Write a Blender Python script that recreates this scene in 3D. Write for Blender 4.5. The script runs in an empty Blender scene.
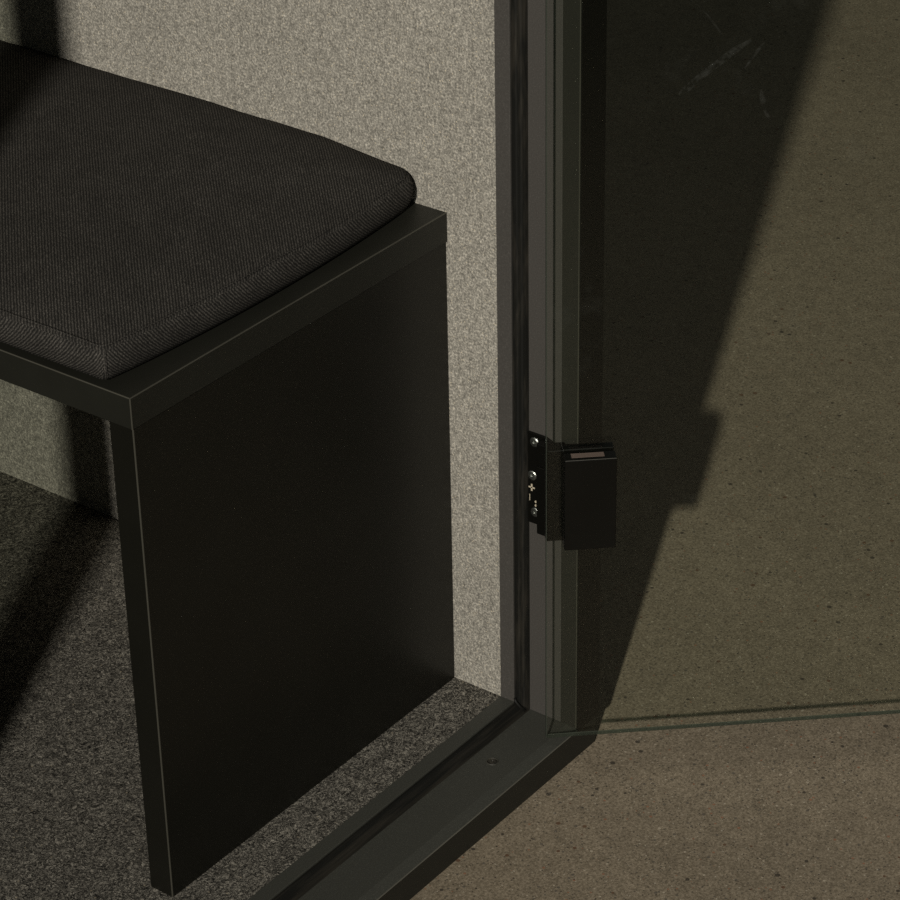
import bpy, bmesh, math, random
from mathutils import Vector, Matrix, noise
random.seed(7)
S = bpy.context.scene
COL = S.collection

# ------------------------------------------------------------------ camera (axes: X towards the felt wall, Y into the booth, Z up)
F_PX = 2799.65
def cam_matrix(a, b, c):
    return Matrix.Rotation(a, 3, 'Z') @ Matrix.Rotation(b, 3, 'X') @ Matrix.Rotation(c, 3, 'Z')
cd = bpy.data.cameras.new('camera'); cam = bpy.data.objects.new('camera', cd); COL.objects.link(cam)
cd.sensor_width = 36; cd.lens = F_PX / 900 * 36; cd.clip_start = 0.05
cam.matrix_world = Matrix.Translation((-1.5728, -1.1987, 1.3739)) @ cam_matrix(-0.9188, 1.0448, -0.0197).to_4x4()
S.camera = cam

# ------------------------------------------------------------------ materials
class NT:
    def __init__(s, name):
        s.m = bpy.data.materials.new(name); s.m.use_nodes = True
        s.t = s.m.node_tree; s.t.nodes.clear()
        s.out = s.n('ShaderNodeOutputMaterial')
    def n(s, kind, **kw):
        x = s.t.nodes.new(kind)
        for k, v in kw.items():
            if k.startswith('i_'):
                x.inputs[k[2:].replace('_', ' ')].default_value = v
            else: setattr(x, k, v)
        return x
    def l(s, a, b): s.t.links.new(a, b)
    def coord(s): return s.n('ShaderNodeTexCoord').outputs['Object']
    def noise(s, co, scale, detail=2, rough=.5):
        x = s.n('ShaderNodeTexNoise', i_Scale=scale, i_Detail=detail, i_Roughness=rough); s.l(co, x.inputs['Vector']); return x.outputs['Fac']
    def ramp(s, fac, stops, interp='LINEAR'):
        r = s.n('ShaderNodeValToRGB'); r.color_ramp.interpolation = interp
        e = r.color_ramp.elements
        while len(e) < len(stops): e.new(.5)
        for q, (p, c) in zip(e, stops):
            q.position = p; q.color = (*c, 1) if len(c) == 3 else c
        s.l(fac, r.inputs[0]); return r.outputs[0]
    def mix(s, fac, a, b, blend='MIX'):
        x = s.n('ShaderNodeMix', data_type='RGBA', blend_type=blend)
        for v, i in ((fac, 0), (a, 6), (b, 7)):
            if hasattr(v, 'is_linked'): s.l(v, x.inputs[i])
            else: x.inputs[i].default_value = v if i == 0 else ((*v, 1) if len(v) == 3 else v)
        return x.outputs[2]
    def math(s, op, a, b=0.0, c=0.0, clamp=False):
        x = s.n('ShaderNodeMath', operation=op, use_clamp=clamp)
        for v, i in ((a, 0), (b, 1), (c, 2)):
            if hasattr(v, 'is_linked'): s.l(v, x.inputs[i])
            else: x.inputs[i].default_value = v
        return x.outputs[0]
    def principled(s, color, rough=.8, spec=.3, metal=0.0, bump=None, bstr=.3, bdist=.001):
        b = s.n('ShaderNodeBsdfPrincipled')
        for v, k in ((color, 'Base Color'), (rough, 'Roughness'), (spec, 'Specular IOR Level'), (metal, 'Metallic')):
            if hasattr(v, 'is_linked'): s.l(v, b.inputs[k])
            else: b.inputs[k].default_value = (*v, 1) if k == 'Base Color' else v
        if bump is not None:
            bp = s.n('ShaderNodeBump', i_Strength=bstr, i_Distance=bdist); s.l(bump, bp.inputs['Height']); s.l(bp.outputs[0], b.inputs['Normal'])
        s.l(b.outputs[0], s.out.inputs['Surface']); return s.m

def mat_felt():
    t = NT('light_grey_felt'); co = t.coord()
    mp = t.n('ShaderNodeMapping'); mp.inputs['Scale'].default_value = (1, 1, 1); t.l(co, mp.inputs[0])
    n1 = t.noise(mp.outputs[0], 540, 3, .72); n2 = t.noise(co, 170, 3, .6); n3 = t.noise(co, 14, 2)
    c = t.ramp(n1, [(.30, (.142, .136, .121)), (.5, (.318, .300, .262)), (.67, (.62, .58, .50))])
    c = t.mix(.85, c, t.ramp(n2, [(.3, (.66, .66, .66)), (.7, (1.34, 1.34, 1.34))]), 'MULTIPLY')
    c = t.mix(.4, c, t.ramp(n3, [(.3, (.82, .82, .82)), (.7, (1.12, 1.12, 1.12))]), 'MULTIPLY')
    v = t.n('ShaderNodeTexVoronoi', i_Scale=330); t.l(co, v.inputs['Vector'])
    sp = t.math('LESS_THAN', v.outputs['Distance'], .17)
    sep = t.n('ShaderNodeSeparateColor'); t.l(v.outputs['Color'], sep.inputs[0])
    sp = t.math('MULTIPLY', sp, t.math('GREATER_THAN', sep.outputs[0], .86))
    c = t.mix(sp, c, (.66, .58, .44))
    return t.principled(c, .95, .1, bump=n1, bstr=.5, bdist=.0012)

def mat_carpet():
    t = NT('charcoal_fibre_carpet'); co = t.coord()
    dn = t.n('ShaderNodeTexNoise', i_Scale=150.0); t.l(co, dn.inputs['Vector'])
    wc = t.n('ShaderNodeVectorMath', operation='MULTIPLY_ADD'); t.l(dn.outputs['Color'], wc.inputs[0]); wc.inputs[1].default_value = (.012, .012, .012); t.l(co, wc.inputs[2])
    n1 = t.noise(wc.outputs[0], 400, 3, .7); n2 = t.noise(co, 90, 3)
    n4 = t.noise(wc.outputs[0], 820, 2, .65)
    m = t.math('MULTIPLY_ADD', n4, .5, t.math('MULTIPLY', n1, .5))
    c = t.ramp(m, [(.39, (.013, .0125, .0115)), (.49, (.093, .087, .075)), (.60, (.40, .37, .315))])
    c = t.mix(.7, c, t.ramp(n2, [(.3, (.6, .6, .6)), (.7, (1.35, 1.35, 1.35))]), 'MULTIPLY')
    v = t.n('ShaderNodeTexVoronoi', i_Scale=240); t.l(co, v.inputs['Vector'])
    sep = t.n('ShaderNodeSeparateColor'); t.l(v.outputs['Color'], sep.inputs[0])
    sp = t.math('MULTIPLY', t.math('LESS_THAN', v.outputs['Distance'], .18), t.math('GREATER_THAN', sep.outputs[1], .93))
    c = t.mix(sp, c, (.34, .29, .21))
    return t.principled(c, .95, .1, bump=m, bstr=.8, bdist=.002)

def mat_fabric():
    t = NT('black_twill_upholstery'); co = t.coord()
    sx = t.n('ShaderNodeSeparateXYZ'); t.l(co, sx.inputs[0])
    nn = t.n('ShaderNodeSeparateXYZ'); t.l(t.n('ShaderNodeTexCoord').outputs['Normal'], nn.inputs[0])
    kx = t.math('GREATER_THAN', t.math('ABSOLUTE', nn.outputs[0]), .72)
    ky = t.math('GREATER_THAN', t.math('ABSOLUTE', nn.outputs[1]), .72)
    k = t.math('SUBTRACT', ky, kx)
    s = t.math('ADD', t.math('SUBTRACT', sx.outputs[0], sx.outputs[1]), t.math('MULTIPLY', sx.outputs[2], k))
    w = t.math('MULTIPLY_ADD', t.noise(co, 480, 3), .0032, s)
    st = t.math('MULTIPLY_ADD', t.math('SINE', t.math('MULTIPLY', w, 2 * math.pi / .0031)), .5, .5)
    br = t.noise(co, 900, 2, .6)
    m = t.math('MULTIPLY', st, t.math('MULTIPLY_ADD', br, 1.6, -.25), clamp=True)
    c = t.ramp(m, [(.0, (.013, .0125, .0115)), (.45, (.052, .048, .043)), (1.0, (.165, .152, .134))])
    c = t.mix(.5, c, t.ramp(t.noise(co, 45, 3), [(.3, (.75, .75, .75)), (.7, (1.25, 1.25, 1.25))]), 'MULTIPLY')
    return t.principled(c, .9, .12, bump=st, bstr=.35, bdist=.0006)

def mat_coat(name, col, rough=.55, spec=.35, speck=.5):
    t = NT(name); co = t.coord()
    n = t.noise(co, 900, 2); n2 = t.noise(co, 30, 2)
    c = t.mix(speck, col, t.ramp(n, [(.3, tuple(x * .7 for x in col)), (.62, tuple(x * 1.15 for x in col)), (.74, tuple(min(1, x * 1.9) for x in col))]))
    r = t.math('MULTIPLY_ADD', n2, .12, rough - .06)
    return t.principled(c, r, spec, bump=n, bstr=.12, bdist=.0003)

def mat_laminate(name, col, rough=.5, spec=.4):
    t = NT(name); co = t.coord()
    n = t.noise(co, 14, 4)
    c = t.mix(.5, col, t.ramp(n, [(.3, tuple(x * .8 for x in col)), (.7, tuple(x * 1.2 for x in col))]))
    return t.principled(c, t.math('MULTIPLY_ADD', n, .1, rough - .05), spec, bump=t.noise(co, 1500, 1), bstr=.04, bdist=.0002)

def mat_rubber(sx=1, sz=.12):
    t = NT('black_rubber'); co = t.coord()
    n = t.noise(co, 25, 4, .7)
    mp = t.n('ShaderNodeMapping'); mp.inputs['Scale'].default_value = (sx, 1, sz); t.l(co, mp.inputs[0])
    d = t.noise(mp.outputs[0], 120, 3, .7)
    c = t.mix(.7, (.012, .012, .010), t.ramp(d, [(.45, (.006, .006, .005)), (.78, (.05, .043, .033))]))
    return t.principled(c, .6, .3, bump=n, bstr=.1)

def mat_metal(name, col, rough):
    t = NT(name); n = t.noise(t.coord(), 800, 2)
    return t.principled(t.mix(.3, col, t.ramp(n, [(.3, tuple(x * .6 for x in col)), (.7, col)])), rough, .5, 1.0)

def mat_concrete():
    t = NT('ground_concrete'); co = t.coord()
    big = t.noise(co, 4, 3); mid = t.noise(co, 60, 3, .6); fine = t.noise(co, 520, 2, .7)
    c = t.ramp(fine, [(.3, (.150, .122, .085)), (.5, (.256, .210, .150)), (.7, (.378, .314, .232))])
    c = t.mix(.6, c, t.ramp(mid, [(.3, (.82, .82, .82)), (.7, (1.16, 1.16, 1.16))]), 'MULTIPLY')
    c = t.mix(.5, c, t.ramp(big, [(.3, (.84, .84, .84)), (.7, (1.14, 1.14, 1.14))]), 'MULTIPLY')
    for sc, r, th, cols, off in ((105, .25, .74, [(0, (.05, .042, .033)), (.3, (.13, .07, .04)), (.5, (.36, .24, .12)), (.66, (.46, .41, .33)), (.84, (.10, .09, .08))], .0),
                                 (210, .31, .46, [(0, (.06, .05, .04)), (.25, (.30, .15, .09)), (.45, (.12, .105, .085)), (.65, (.50, .43, .33)), (.85, (.08, .07, .05))], 3.3),
                                 (400, .36, .36, [(0, (.06, .05, .04)), (.35, (.26, .16, .09)), (.6, (.50, .45, .36)), (.85, (.10, .09, .07))], 7.7)):
        mp = t.n('ShaderNodeMapping'); mp.inputs['Location'].default_value = (off, off * .7, 0); t.l(co, mp.inputs[0])
        v = t.n('ShaderNodeTexVoronoi', i_Scale=sc); t.l(mp.outputs[0], v.inputs['Vector'])
        sep = t.n('ShaderNodeSeparateColor'); t.l(v.outputs['Color'], sep.inputs[0])
        rad = t.math('MULTIPLY', sep.outputs[1], r)
        k = t.math('MULTIPLY', t.math('LESS_THAN', v.outputs['Distance'], rad), t.math('GREATER_THAN', sep.outputs[0], th))
        c = t.mix(t.math('MULTIPLY', k, .85), c, t.ramp(sep.outputs[2], cols, 'CONSTANT'))
    return t.principled(c, .8, .2, bump=fine, bstr=.15, bdist=.0006)

def mat_glass(name, tint, smudge=0.0):
    t = NT(name)
    geo = t.n('ShaderNodeNewGeometry')
    ior = t.math('MULTIPLY_ADD', geo.outputs['Backfacing'], 1 / 1.45 - 1.45, 1.45)
    fr = t.n('ShaderNodeFresnel'); t.l(ior, fr.inputs['IOR'])
    tr = t.n('ShaderNodeBsdfTransparent'); tr.inputs[0].default_value = (*tint, 1)
    gl = t.n('ShaderNodeBsdfGlossy'); gl.inputs['Roughness'].default_value = .02
    mx = t.n('ShaderNodeMixShader'); t.l(fr.outputs[0], mx.inputs[0]); t.l(tr.outputs[0], mx.inputs[1]); t.l(gl.outputs[0], mx.inputs[2])
    res = mx.outputs[0]
    if smudge:
        co = t.coord()
        n = t.noise(co, 6, 5, .75); n2 = t.noise(co, 55, 3, .6)
        k = t.math('MULTIPLY', t.ramp(n, [(.58, (0, 0, 0)), (.8, (1, 1, 1))]), t.math('MULTIPLY', n2, smudge), clamp=True)
        df = t.n('ShaderNodeBsdfDiffuse'); df.inputs[0].default_value = (.55, .57, .52, 1)
        m2 = t.n('ShaderNodeMixShader'); t.l(k, m2.inputs[0]); t.l(res, m2.inputs[1]); t.l(df.outputs[0], m2.inputs[2]); res = m2.outputs[0]
    t.l(res, t.out.inputs['Surface']); return t.m

def mat_glass_edge():
    t = NT('glass_edge')
    tr = t.n('ShaderNodeBsdfTransparent'); tr.inputs[0].default_value = (.34, .46, .40, 1)
    b = t.n('ShaderNodeBsdfPrincipled'); b.inputs['Base Color'].default_value = (.075, .085, .068, 1); b.inputs['Roughness'].default_value = .22
    n = t.noise(t.coord(), 40, 3)
    mx = t.n('ShaderNodeMixShader'); t.l(t.math('MULTIPLY_ADD', n, .5, .35, clamp=True), mx.inputs[0])
    t.l(tr.outputs[0], mx.inputs[1]); t.l(b.outputs[0], mx.inputs[2]); t.l(mx.outputs[0], t.out.inputs['Surface']); return t.m

def mat_smear():
    t = NT('faint_glass_smear'); co = t.coord()
    k = t.math('MULTIPLY', t.ramp(t.noise(co, 160, 4, .7), [(.42, (0, 0, 0)), (.75, (1, 1, 1))]), .04)
    tr = t.n('ShaderNodeBsdfTransparent'); df = t.n('ShaderNodeBsdfDiffuse'); df.inputs[0].default_value = (.6, .62, .58, 1)
    mx = t.n('ShaderNodeMixShader'); t.l(k, mx.inputs[0]); t.l(tr.outputs[0], mx.inputs[1]); t.l(df.outputs[0], mx.inputs[2])
    t.l(mx.outputs[0], t.out.inputs['Surface']); return t.m
M = dict(smear=mat_smear(), felt=mat_felt(), carpet=mat_carpet(), fabric=mat_fabric(), concrete=mat_concrete(), rubber=mat_rubber(), sillrubber=mat_rubber(.06, 1),
    coat=mat_coat('anthracite_powder_coat', (.071, .066, .060)),
    sill=mat_coat('dark_sill_coat', (.056, .0565, .048)),
    trim=mat_coat('black_outer_trim', (.023, .0225, .018), .5, .3, .3), cover=mat_laminate('black_post_cover', (.0065, .0064, .005), .5, .25),
    shell=mat_laminate('booth_shell_black', (.02, .02, .018)),
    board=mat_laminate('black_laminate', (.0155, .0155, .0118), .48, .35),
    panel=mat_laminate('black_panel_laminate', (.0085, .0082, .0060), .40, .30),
    edge=mat_laminate('worn_edge_and_highlight', (.066, .063, .050), .5),  # bench edging and screw rim, plus painted highlights on post trim and clamp cover
    lip_glint=mat_laminate('painted_lip_highlight', (.125, .12, .10), .45),  # pale tone that paints the highlight on the sill lip
    hinge=mat_laminate('satin_black_hinge', (.0042, .0041, .0033), .34, .32),
    hslot=mat_laminate('hinge_slot_brown', (.16, .12, .10), .6, .2),
    steel=mat_metal('zinc_screw', (.50, .52, .48), .38),
    brass=mat_laminate('pale_stamp', (.55, .48, .36), .6),
    dark_steel=mat_metal('black_screw', (.16, .155, .14), .38),
    glass=mat_glass('green_tinted_glass', (.952, .968, .942), .05),
    sideglass=mat_glass('front_window_glass', (.825, .845, .80)),
    gedge=mat_glass_edge())

# ------------------------------------------------------------------ mesh helpers
LOC = {}
def link(name, bm, mats, parent=None, smooth=False, base=None):
    """bm holds world coordinates; the object's origin is its thing's base (or base)."""
    o0 = Vector(LOC.get(parent.name if parent else None, base or (0, 0, 0)))
    bmesh.ops.recalc_face_normals(bm, faces=bm.faces)
    for v in bm.verts: v.co -= o0
    me = bpy.data.meshes.new(name); bm.to_mesh(me); bm.free()
    for m in (mats if isinstance(mats, (list, tuple)) else [mats]): me.materials.append(m)
    if smooth:
        for p in me.polygons: p.use_smooth = True
    o = bpy.data.objects.new(name, me); COL.objects.link(o)
    if parent: o.parent = parent
    else: o.location = o0
    LOC[o.name] = tuple(o0)
    return o
def thing(name, label, cat, loc):
    o = bpy.data.objects.new(name, None); COL.objects.link(o); o.location = loc; o.empty_display_size = .05
    LOC[o.name] = tuple(loc); o['label'] = label; o['category'] = cat; o['kind'] = 'thing'
    return o
def struct(o, label=None):
    o['kind'] = 'structure'
    if label: o['label'] = label
    return o
def bevel(bm, w, seg=2, ang=30):
    es = [e for e in bm.edges if len(e.link_faces) == 2 and e.calc_face_angle(0) > math.radians(ang)]
    bmesh.ops.bevel(bm, geom=es, offset=w, segments=seg, profile=.5, affect='EDGES')
def box(x0, x1, y0, y1, z0, z1, bv=0, seg=2, bm=None, mi=0):
    own = bm is None; b = bmesh.new()
    vs = [b.verts.new((x, y, z)) for x in (x0, x1) for y in (y0, y1) for z in (z0, z1)]
    for f in ((0, 1, 3, 2), (4, 6, 7, 5), (0, 4, 5, 1), (2, 3, 7, 6), (0, 2, 6, 4), (1, 5, 7, 3)): b.faces.new([vs[i] for i in f])
    bmesh.ops.recalc_face_normals(b, faces=b.faces)
    if bv: bevel(b, bv, seg)
    if own: return b
    merge(bm, b, mi); return bm
def merge(bm, b, mi=0):
    mp = {v: bm.verts.new(v.co) for v in b.verts}
    for f in b.faces:
        nf = bm.faces.new([mp[v] for v in f.verts]); nf.material_index = mi or f.material_index; nf.smooth = f.smooth
    b.free()
def prism(poly, fn, a, b, bv=0):
    """poly: 2-D outline; fn(p, q, t) -> xyz; extruded from t=a to t=b"""
    bm = bmesh.new()
    A = [bm.verts.new(fn(p, q, a)) for p, q in poly]; B = [bm.verts.new(fn(p, q, b)) for p, q in poly]
    n = len(poly)
    for i in range(n): bm.faces.new((A[i], A[(i + 1) % n], B[(i + 1) % n], B[i]))
    bm.faces.new(A[::-1]); bm.faces.new(B)
    bmesh.ops.recalc_face_normals(bm, faces=bm.faces)
    if bv: bevel(bm, bv, 2)
    return bm
def tube(pts, r, bm=None, n=8, closed=False):
    own = bm is None; b = bm or bmesh.new(); rings = []
    N = len(pts)
    for i, p in enumerate(pts):
        p = Vector(p)
        if closed: d = Vector(pts[(i + 1) % N]) - Vector(pts[i - 1])
        else: d = Vector(pts[min(i + 1, N - 1)]) - Vector(pts[max(i - 1, 0)])
        d.normalize(); u = d.orthogonal() if abs(d.z) > .95 else d.cross(Vector((0, 0, 1))); u.normalize(); w = d.cross(u)
        rings.append([b.verts.new(p + r * (math.cos(2 * math.pi * k / n) * u + math.sin(2 * math.pi * k / n) * w)) for k in range(n)])
    for i in range(N if closed else N - 1):
        A, B = rings[i], rings[(i + 1) % N]
        for k in range(n): b.faces.new((A[k], A[(k + 1) % n], B[(k + 1) % n], B[k]))
    if not closed: b.faces.new(rings[0][::-1]); b.faces.new(rings[-1])
    return b
def disc_screw(c, axis, r, h, slot='cross', mi=0):
    """a domed screw head with a cross recess, axis pointing out of the surface"""
    bm = bmesh.new(); ax = Vector(axis).normalized(); u = ax.orthogonal().normalized(); w = ax.cross(u); c = Vector(c)
    prof = [(1.0, 0), (1.0, .35), (.86, .75), (.55, .95), (.28, 1.0)]
    n = 24; rings = [[bm.verts.new(c + ax * h * hh + r * rr * (math.cos(2 * math.pi * k / n) * u + math.sin(2 * math.pi * k / n) * w)) for k in range(n)] for rr, hh in prof]
    for A, B in zip(rings, rings[1:]):
        for k in range(n): bm.faces.new((A[k], A[(k + 1) % n], B[(k + 1) % n], B[k]))
    inner = [bm.verts.new(c + ax * h * .25 + r * (.3 if k % 6 == 0 else .14) * .8 * (math.cos(2 * math.pi * k / n) * u + math.sin(2 * math.pi * k / n) * w)) for k in range(n)]
    for k in range(n): bm.faces.new((rings[-1][k], rings[-1][(k + 1) % n], inner[(k + 1) % n], inner[k]))
    bm.faces.new(inner); bm.faces.new(rings[0][::-1])
    return bm

# ------------------------------------------------------------------ the setting
ZF = -.045          # concrete
YI, YS, YT, YO = -.0475, -.0612, -.1017, -.117
FL = .010            # how far the flat of the frame lies behind its inner stop
OUT = .0405
XJ0, XJ1 = -1.042, -.968     # the other jamb of the door opening
XL, YB, ZT = -2.05, 1.15, 2.16

bm = bmesh.new(); bmesh.ops.create_grid(bm, x_segments=1, y_segments=1, size=6)
for v in bm.verts: v.co.z = ZF
struct(link('floor', bm, M['concrete']), 'brown grey speckled concrete floor outside the booth')

# felt wall: the upper panel stands proud, below the seat (behind the end panel) it lies 25 mm further back
bm = prism([(YI, 0), (.016, 0), (YB, 0), (YB, OUT), (YI, OUT)], lambda p, q, t: (q, p, t), .4125, ZT)
b2 = prism([(YI, 0), (.016, 0), (.016, .0245), (YB, .0245), (YB, OUT), (YI, OUT)], lambda p, q, t: (q, p, t), ZF + .004, .4125)
merge(bm, b2)
struct(link('wall_right', bm, M['felt']), 'light grey felt wall panel behind the bench')
bm = box(XL, .0243, YI, YB, ZF + .004, 0)
cp = link('floor_carpet', bm, M['carpet']); struct(cp, 'charcoal flecked carpet inside the booth')
struct(link('wall_back', box(XL, OUT, YB, YB + .04, ZF + .004, ZT), M['felt']))
struct(link('wall_left', box(XL - .04, XL, YI, YB + .04, ZF + .004, ZT), M['felt']))
struct(link('ceiling', box(XL - .04, OUT, YI, YB + .04, ZT, ZT + .05), M['shell']))
struct(link('trim_1', box(OUT, OUT + .004, YI - .05, YB + .04, ZF, ZT + .05), M['shell']), 'black outer shell on the side of the booth')

# ------------------------------------------------------------------ door frame
fr = thing('door_surround', 'dark anthracite metal door frame with raised sill around the booth opening', 'door frame', (0, -.085, ZF))
sill_poly = [(YI + .0002, ZF), (YI + .0002, .0006), (YS, .0006), (YS, -FL), (-.1075, -.0106), (YO, -.0138), (YO, -.0154), (YO + .0045, -.0156), (YO + .0045, ZF)]
sill = link('door_sill', prism(sill_poly, lambda p, q, t: (t, p, q), XJ0, OUT, .0005), M['sill'], fr)
link('sill_nosing', prism([(YO + .0044, ZF), (YO + .0044, -.0156), (YO + .0030, -.0156), (YO + .0030, ZF)], lambda p, q, t: (t, p, q), XJ0, OUT + .004), M['trim'], fr)
link('lip_highlight', tube([(XJ0, YO - .0002, -.0139), (.0125, YO - .0002, -.0139)], .0006, n=6), M['lip_glint'], fr)  # highlight along the lip, put in as a lighter tube
link('trim_highlight', tube([(FL + .0026, YO + .0012, -.0120), (FL + .0026, YO + .0012, ZT)], .0005, n=6), M['edge'], fr)  # painted glint: a pale thread up the trim's front corner
def seal_poly(y0, d):
    # ribbed rubber strip filling the corner between stop and flat; (y, depth) pairs
    return [(y0 + .0003, d), (y0 + .0003, .0012), (y0 - .0022, .0008), (y0 - .0030, .0022), (y0 - .0044, .0026), (y0 - .0056, .0046), (y0 - .0072, .0050), (y0 - .0084, .0074), (y0 - .0092, d)]
sp = seal_poly(YS, FL)
link('sill_seal', prism([(y, -q) for y, q in sp], lambda p, q, t: (t, p, q), XJ0 + .03, .0092), M['sillrubber'], fr)
post_poly = [(YI + .0002, -.0006), (YS, -.0006), (YS, FL), (YT, FL), (YT, OUT), (YI + .0002, OUT)]
link('door_post', prism(post_poly, lambda p, q, t: (q, p, t), -.0100, ZT, .0005), M['coat'], fr)
link('post_seal', prism(sp, lambda p, q, t: (q, p, t), -.0092, ZT), M['rubber'], fr)
link('post_trim', prism([(YT + .0001, FL + .0004), (YO + .0016, FL + .0024), (YO + .0016, FL + .005), (YT + .0001, FL + .005)], lambda p, q, t: (q, p, t), -.0118, ZT, .0003), M['trim'], fr)
link('post_cover', prism([(YT + .0001, FL + .0052), (YO + .0018, FL + .0052), (YO + .0018, FL + .0029), (YO - .0003, FL + .0029), (YO - .0003, OUT + .004), (YT + .0001, OUT + .004)], lambda p, q, t: (q, p, t), -.0152, ZT), M['cover'], fr)
link('door_post', prism([(-.062, XJ0), (-.090, XJ0), (-.090, XJ1), (-.062, XJ1)], lambda p, q, t: (q, p, t), -.0105, ZT), M['coat'], fr)
link('head_rail', box(XJ1, OUT, YO, YI, 2.08, ZT), M['coat'], fr)
link('seal_corner', tube([(-.0004, YS - .0008, .0045), (-.0012, YS - .0025, .0018), (.0004, YS - .0052, -.0028), (.0035, YS - .0088, -.0078)], .0012), M['rubber'], fr, True)
sc = link('sill_screw', disc_screw((-.068, -.0877, -.01035), (0, 0, 1), .0042, .0010), M['dark_steel'], fr)
link('screw_rim', tube([(-.068 + .0047 * math.cos(a / 12 * math.pi), -.0877 + .0047 * math.sin(a / 12 * math.pi), -.0101) for a in range(24)], .0004, n=6, closed=True), M['edge'], sc)
struct(link('window_1', box(XL, XJ0, -.09, -.08, ZF + .004, ZT), M['sideglass']))

# ------------------------------------------------------------------ bench
D, T, H = .3647, .0252, .44
be = thing('bench', 'black laminate bench with solid end panel in front of the grey felt wall', 'bench', (-D / 2, .5, 0))
link('seat_board', box(-D, -.0004, 0, YB - .002, H - T, H, .0006, 2), M['board'], be)
for y in (.0012, YB - .03):
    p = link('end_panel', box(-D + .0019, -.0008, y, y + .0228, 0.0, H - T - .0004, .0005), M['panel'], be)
    if y < .1:
        link('edge_strip', box(-D + .0016, -D + .0024, y - .00035, y + .0009, .0006, H - T - .001, .0001, 1), M['edge'], p)
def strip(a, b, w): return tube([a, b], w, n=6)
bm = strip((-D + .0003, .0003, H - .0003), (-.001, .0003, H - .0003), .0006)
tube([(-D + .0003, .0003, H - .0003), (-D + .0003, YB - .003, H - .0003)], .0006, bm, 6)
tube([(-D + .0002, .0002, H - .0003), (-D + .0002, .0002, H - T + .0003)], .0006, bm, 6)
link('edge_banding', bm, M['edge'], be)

# ------------------------------------------------------------------ cushion
CX0, CX1, CY0, CY1 = -.3625, .0012, .0262, 1.06
def rrect(inset, rads, n_c=16, n_s=(60, 120)):
    x0, x1, y0, y1 = CX0 + inset, CX1 - inset, CY0 + inset, CY1 - inset
    pts = []
    cs = [((x0, y0), (1, 1), 180), ((x1, y0), (-1, 1), 270), ((x1, y1), (-1, -1), 0), ((x0, y1), (1, -1), 90)]
    arcs = []
    for (c, s, a0), r in zip(cs, rads):
        r = max(r - max(inset, 0) * .5, .003)
        o = (c[0] + s[0] * r, c[1] + s[1] * r)
        arcs.append([(o[0] + r * math.cos(math.radians(a0 + 90 * k / n_c)), o[1] + r * math.sin(math.radians(a0 + 90 * k / n_c))) for k in range(n_c + 1)])
    for i in range(4):
        pts += arcs[i]
        a = arcs[i][-1]; b = arcs[(i + 1) % 4][0]; n = n_s[i % 2]
        pts += [(a[0] + (b[0] - a[0]) * k / n, a[1] + (b[1] - a[1]) * k / n) for k in range(1, n)]
    return pts
RAD = (.008, .022, .02, .01)
def cz(x, y, base):
    return base + .0011 * noise.noise(Vector((x * 9, y * 9, 1.3))) + .0006 * noise.noise(Vector((x * 31, y * 31, 4.7)))
def sm(a, b, v):
    v = min(max((v - a) / (b - a), 0), 1); return v * v * (3 - 2 * v)
def cpos(x, y, ins, z):
    # the short side bulges out between its corners; the back edge stands higher along the wall
    fx = min(max((x - CX0) / (CX1 - CX0), 0), 1)
    y2 = y - .0125 * max(math.sin(math.pi * fx), 0) ** .7 * (1 - sm(.0, .22, y - CY0))
    lift = .0072 * sm(.35, .97, fx) * sm(.015, .11, y - CY0) * min(z / TH, 1)
    return (min(x, -.0006), y2, H + (z if z < .003 else cz(x, y, z)) + lift)
bm = bmesh.new(); rings = []
TH = .0278
prof = [(.0075, .0006), (.0035, .0024), (.0010, .0070), (-.0008, .013), (-.0010, .019), (.0004, .0245), (.0022, .0275), (.0046, TH)]
prof += [(.0075, TH + .0010), (.012, TH + .0025), (.020, TH + .0045), (.032, TH + .0066), (.050, TH + .0086), (.075, TH + .0102), (.105, TH + .0112), (.14, TH + .0117), (.168, TH + .0118)]
for ins, z in prof:
    ring = []
    for x, y in rrect(ins, RAD):
        ring.append(bm.verts.new(cpos(x, y, ins, z)))
    rings.append(ring)
for A, B in zip(rings, rings[1:]):
    n = len(A)
    for k in range(n): bm.faces.new((A[k], A[(k + 1) % n], B[(k + 1) % n], B[k]))
bm.faces.new(rings[0][::-1]); bm.faces.new(rings[-1])
seam_pts = [v.co.copy() + Vector((0, 0, .0005)) for v in rings[7]]
keep = [not (p.x > -.02 and p.y > .035) for p in seam_pts]
first = next(i for i in range(len(keep)) if keep[i] and not keep[i - 1])
seam_pts = [q for q, ok in ((seam_pts[(first + i) % len(keep)], keep[(first + i) % len(keep)]) for i in range(len(keep))) if ok]
cu = link('seat_cushion', bm, M['fabric'], None, True, base=(-.18, .5, H))
cu['label'] = 'flat black twill seat cushion lying on the bench'; cu['category'] = 'cushion'
link('seam', tube(seam_pts, .0011, n=6), M['fabric'], cu, True)
k = 8
def ring_pt(i, j):
    ins, z = prof[i]; x, y = rrect(ins, RAD)[j]; q = cpos(x, y, ins, z); return (q[0] - .0001, q[1] - .0001, q[2])
link('corner_seam', tube([ring_pt(i, k + 3) for i in range(1, 8)], .0007, n=6), M['fabric'], cu, True)

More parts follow.
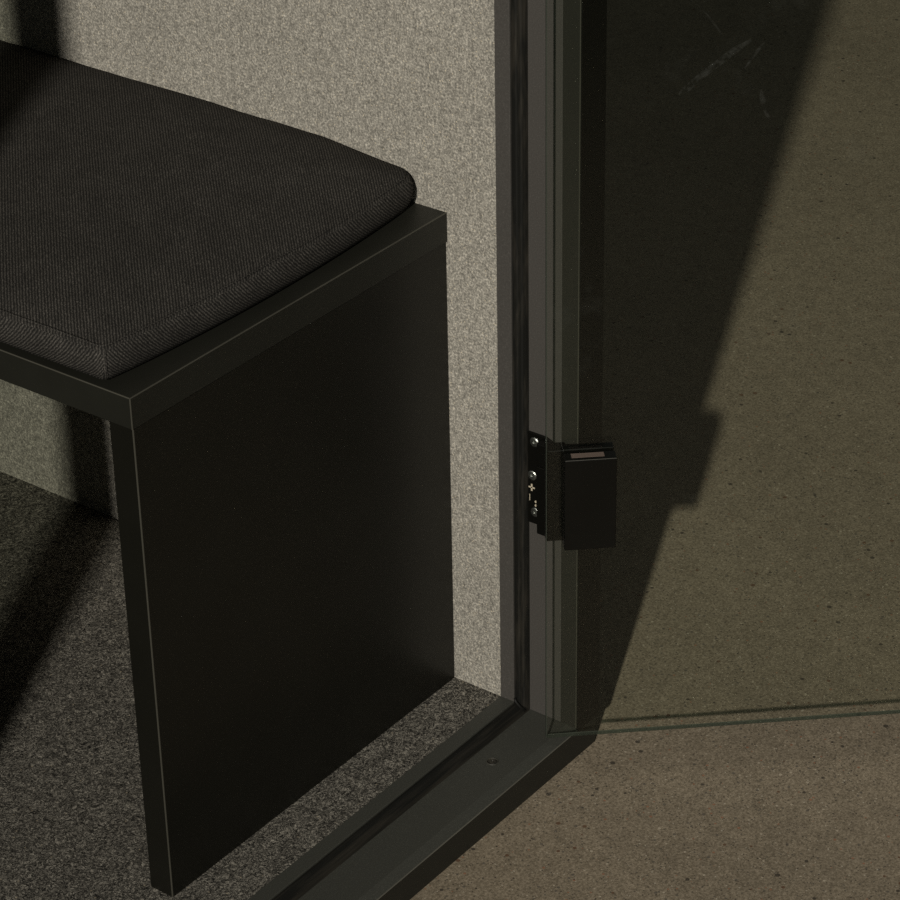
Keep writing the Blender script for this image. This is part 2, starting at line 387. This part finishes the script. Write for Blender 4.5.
# ------------------------------------------------------------------ glass door
ZG = -.006
P0 = Vector((-.0205, -.1085, 0)); U = Vector((.6714, -.7411, 0)); Nn = Vector((-.7411, -.6714, 0)); GT = .0052
def dl(u, n, z): return P0 + U * u + Nn * n + Vector((0, 0, z))
def dbox(u0, u1, n0, n1, z0, z1, bv=0, seg=2, bm=None, mi=0):
    b = box(u0, u1, n0, n1, z0, z1, bv, seg)
    for v in b.verts: v.co = dl(*v.co)
    bmesh.ops.recalc_face_normals(b, faces=b.faces)
    if bm is None: return b
    merge(bm, b, mi); return bm
gd = thing('glass_door', 'green tinted frameless glass door swung open beside the dark post', 'door', tuple(dl(.4, -GT / 2, ZG)))
bm = dbox(0, .95, -GT, 0, ZG, 2.06, .0005, 1)
bm.normal_update()
for f in bm.faces: f.material_index = 0 if abs(f.normal.dot(Nn)) > .9 else 1
gp = link('glass_pane', bm, [M['glass'], M['gedge']], gd)
bm = bmesh.new()
for pts, wd in (([(.100, .643), (.108, .6365), (.1154, .6294), (.123, .619), (.1284, .611)], .0045), ([(.098, .566), (.1023, .5695), (.1168, .5821), (.1384, .5988), (.150, .606)], .0028),
                ([(.146, .584), (.153, .595), (.160, .6035)], .0016), ([(.1596, .5663), (.1602, .5600), (.1607, .5559), (.1649, .5437), (.1743, .5352)], .0034)):
    pv = None
    for i, (u, z) in enumerate(pts):
        k = wd * (1.0 if 0 < i < len(pts) - 1 else .35)
        a = bm.verts.new(dl(u - k * .7, .00015, z + k * .7)); b = bm.verts.new(dl(u + k * .7, .00015, z - k * .7))
        if pv: bm.faces.new((pv[0], pv[1], b, a))
        pv = (a, b)
link('smear', bm, M['smear'], gp)

# ------------------------------------------------------------------ hinge
hg = thing('hinge', 'black metal hinge clamped on the glass door and screwed to the post', 'hinge', tuple(dl(.02, -.01, .18)))
zt, zb = .2680, .1850
PX = FL - .0022
def yz_poly(pts, x0, x1, bv=0): return prism(pts, lambda p, q, t: (t, p, q), x0, x1, bv)
plate = link('mounting_plate', yz_poly([(-.0706, .1785), (-.0706, .2630), (-.0880, .2630), (-.0935, .2610), (-.0965, .257), (-.0965, .1785)], PX, FL - .0001, .0004), M['hinge'], hg)
for y, z in ((-.0772, .2552), (-.0750, .2236), (-.0778, .1898)):
    link('screw', disc_screw((PX, y, z), (-1, 0, 0), .0042, .0012), M['steel'], plate)
bm = bmesh.new()
for s in (-1, 1): box(PX - .0003, PX, -.0745 - (.0030 if s < 0 else .0007), -.0745 + (.0030 if s < 0 else .0007), .2122 - (.0006 if s < 0 else .0032), .2122 + (.0006 if s < 0 else .0032), bm=bm)
box(PX - .0003, PX, -.0728, -.0723, .1995, .2055, bm=bm)
for z in (.2000, .1965): tube([(PX, -.0786, z), (PX - .0004, -.0786, z)], .0011, bm, 10)
tube([(PX, -.0833, .1848), (PX - .0006, -.0833, .1848)], .0013, bm, 12)
link('adjustment_mark', bm, M['brass'], plate)
# arm between plate and clamp, with its raised spring cover
bm = bmesh.new()
box(-.0010, PX + .0003, -.0990, -.0852, .1765, .2610, .0008, bm=bm)
link('hinge_arm', bm, M['hinge'], hg)
link('spring_cover', box(-.0030, -.0005, -.0980, -.0862, .2000, .2410, .0006), M['hinge'], hg)
bm = dbox(.0005, .0150, -GT - .0125, -GT - .0002, zb - .0012, zt - .0005, .0008)
link('pivot_block', bm, M['hinge'], hg)
link('rear_clamp', dbox(.0135, .0548, -GT - .0085, -GT - .0002, zb - .004, zt, .0010), M['hinge'], hg)
bm = dbox(.0130, .0545, .0002, .0125, zb, zt, .0011, 3)
cc = link('clamp_cover', bm, M['hinge'], hg)
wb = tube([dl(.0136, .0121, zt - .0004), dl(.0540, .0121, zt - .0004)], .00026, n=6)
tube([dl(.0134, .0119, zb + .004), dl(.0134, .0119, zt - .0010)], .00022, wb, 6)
link('edge_highlight', wb, M['edge'], cc)  # pale tubes draw the highlight on the cover's top and left edges
link('cover_slot', dbox(.0190, .0450, .0022, .0085, zt - .0002, zt + .0003), M['hslot'], cc)
link('grub_screw', disc_screw(dl(.0545, .004, zt - .011), U, .0011, .0011), M['steel'], hg)

# ------------------------------------------------------------------ light
LP = Vector((-7.9, -3.57, 4.60)); aim = Vector((2.1, .68, ZF)) - LP      # a warm spotlight high up, out in the room
ld = bpy.data.lights.new('spotlight', 'SPOT'); ld.energy = 3080; ld.color = (1, .955, .86); ld.shadow_soft_size = .11
ld.spot_size = math.radians(2 * 11.5); ld.spot_blend = 1.0
so = bpy.data.objects.new('spotlight', ld); COL.objects.link(so); so.rotation_euler = aim.to_track_quat('-Z', 'Y').to_euler(); so.location = LP
w = bpy.data.worlds.new('world'); S.world = w; w.use_nodes = True
bg = w.node_tree.nodes['Background']; bg.inputs[0].default_value = (.92, 1.0, .93, 1); bg.inputs[1].default_value = 0.05
S.view_settings.view_transform = 'Standard'; S.view_settings.look = 'None'; S.view_settings.gamma = 1; S.view_settings.exposure = 0
S.view_settings.use_curve_mapping = False
S.cycles.transparent_max_bounces = 16
S.cycles.use_denoising = False
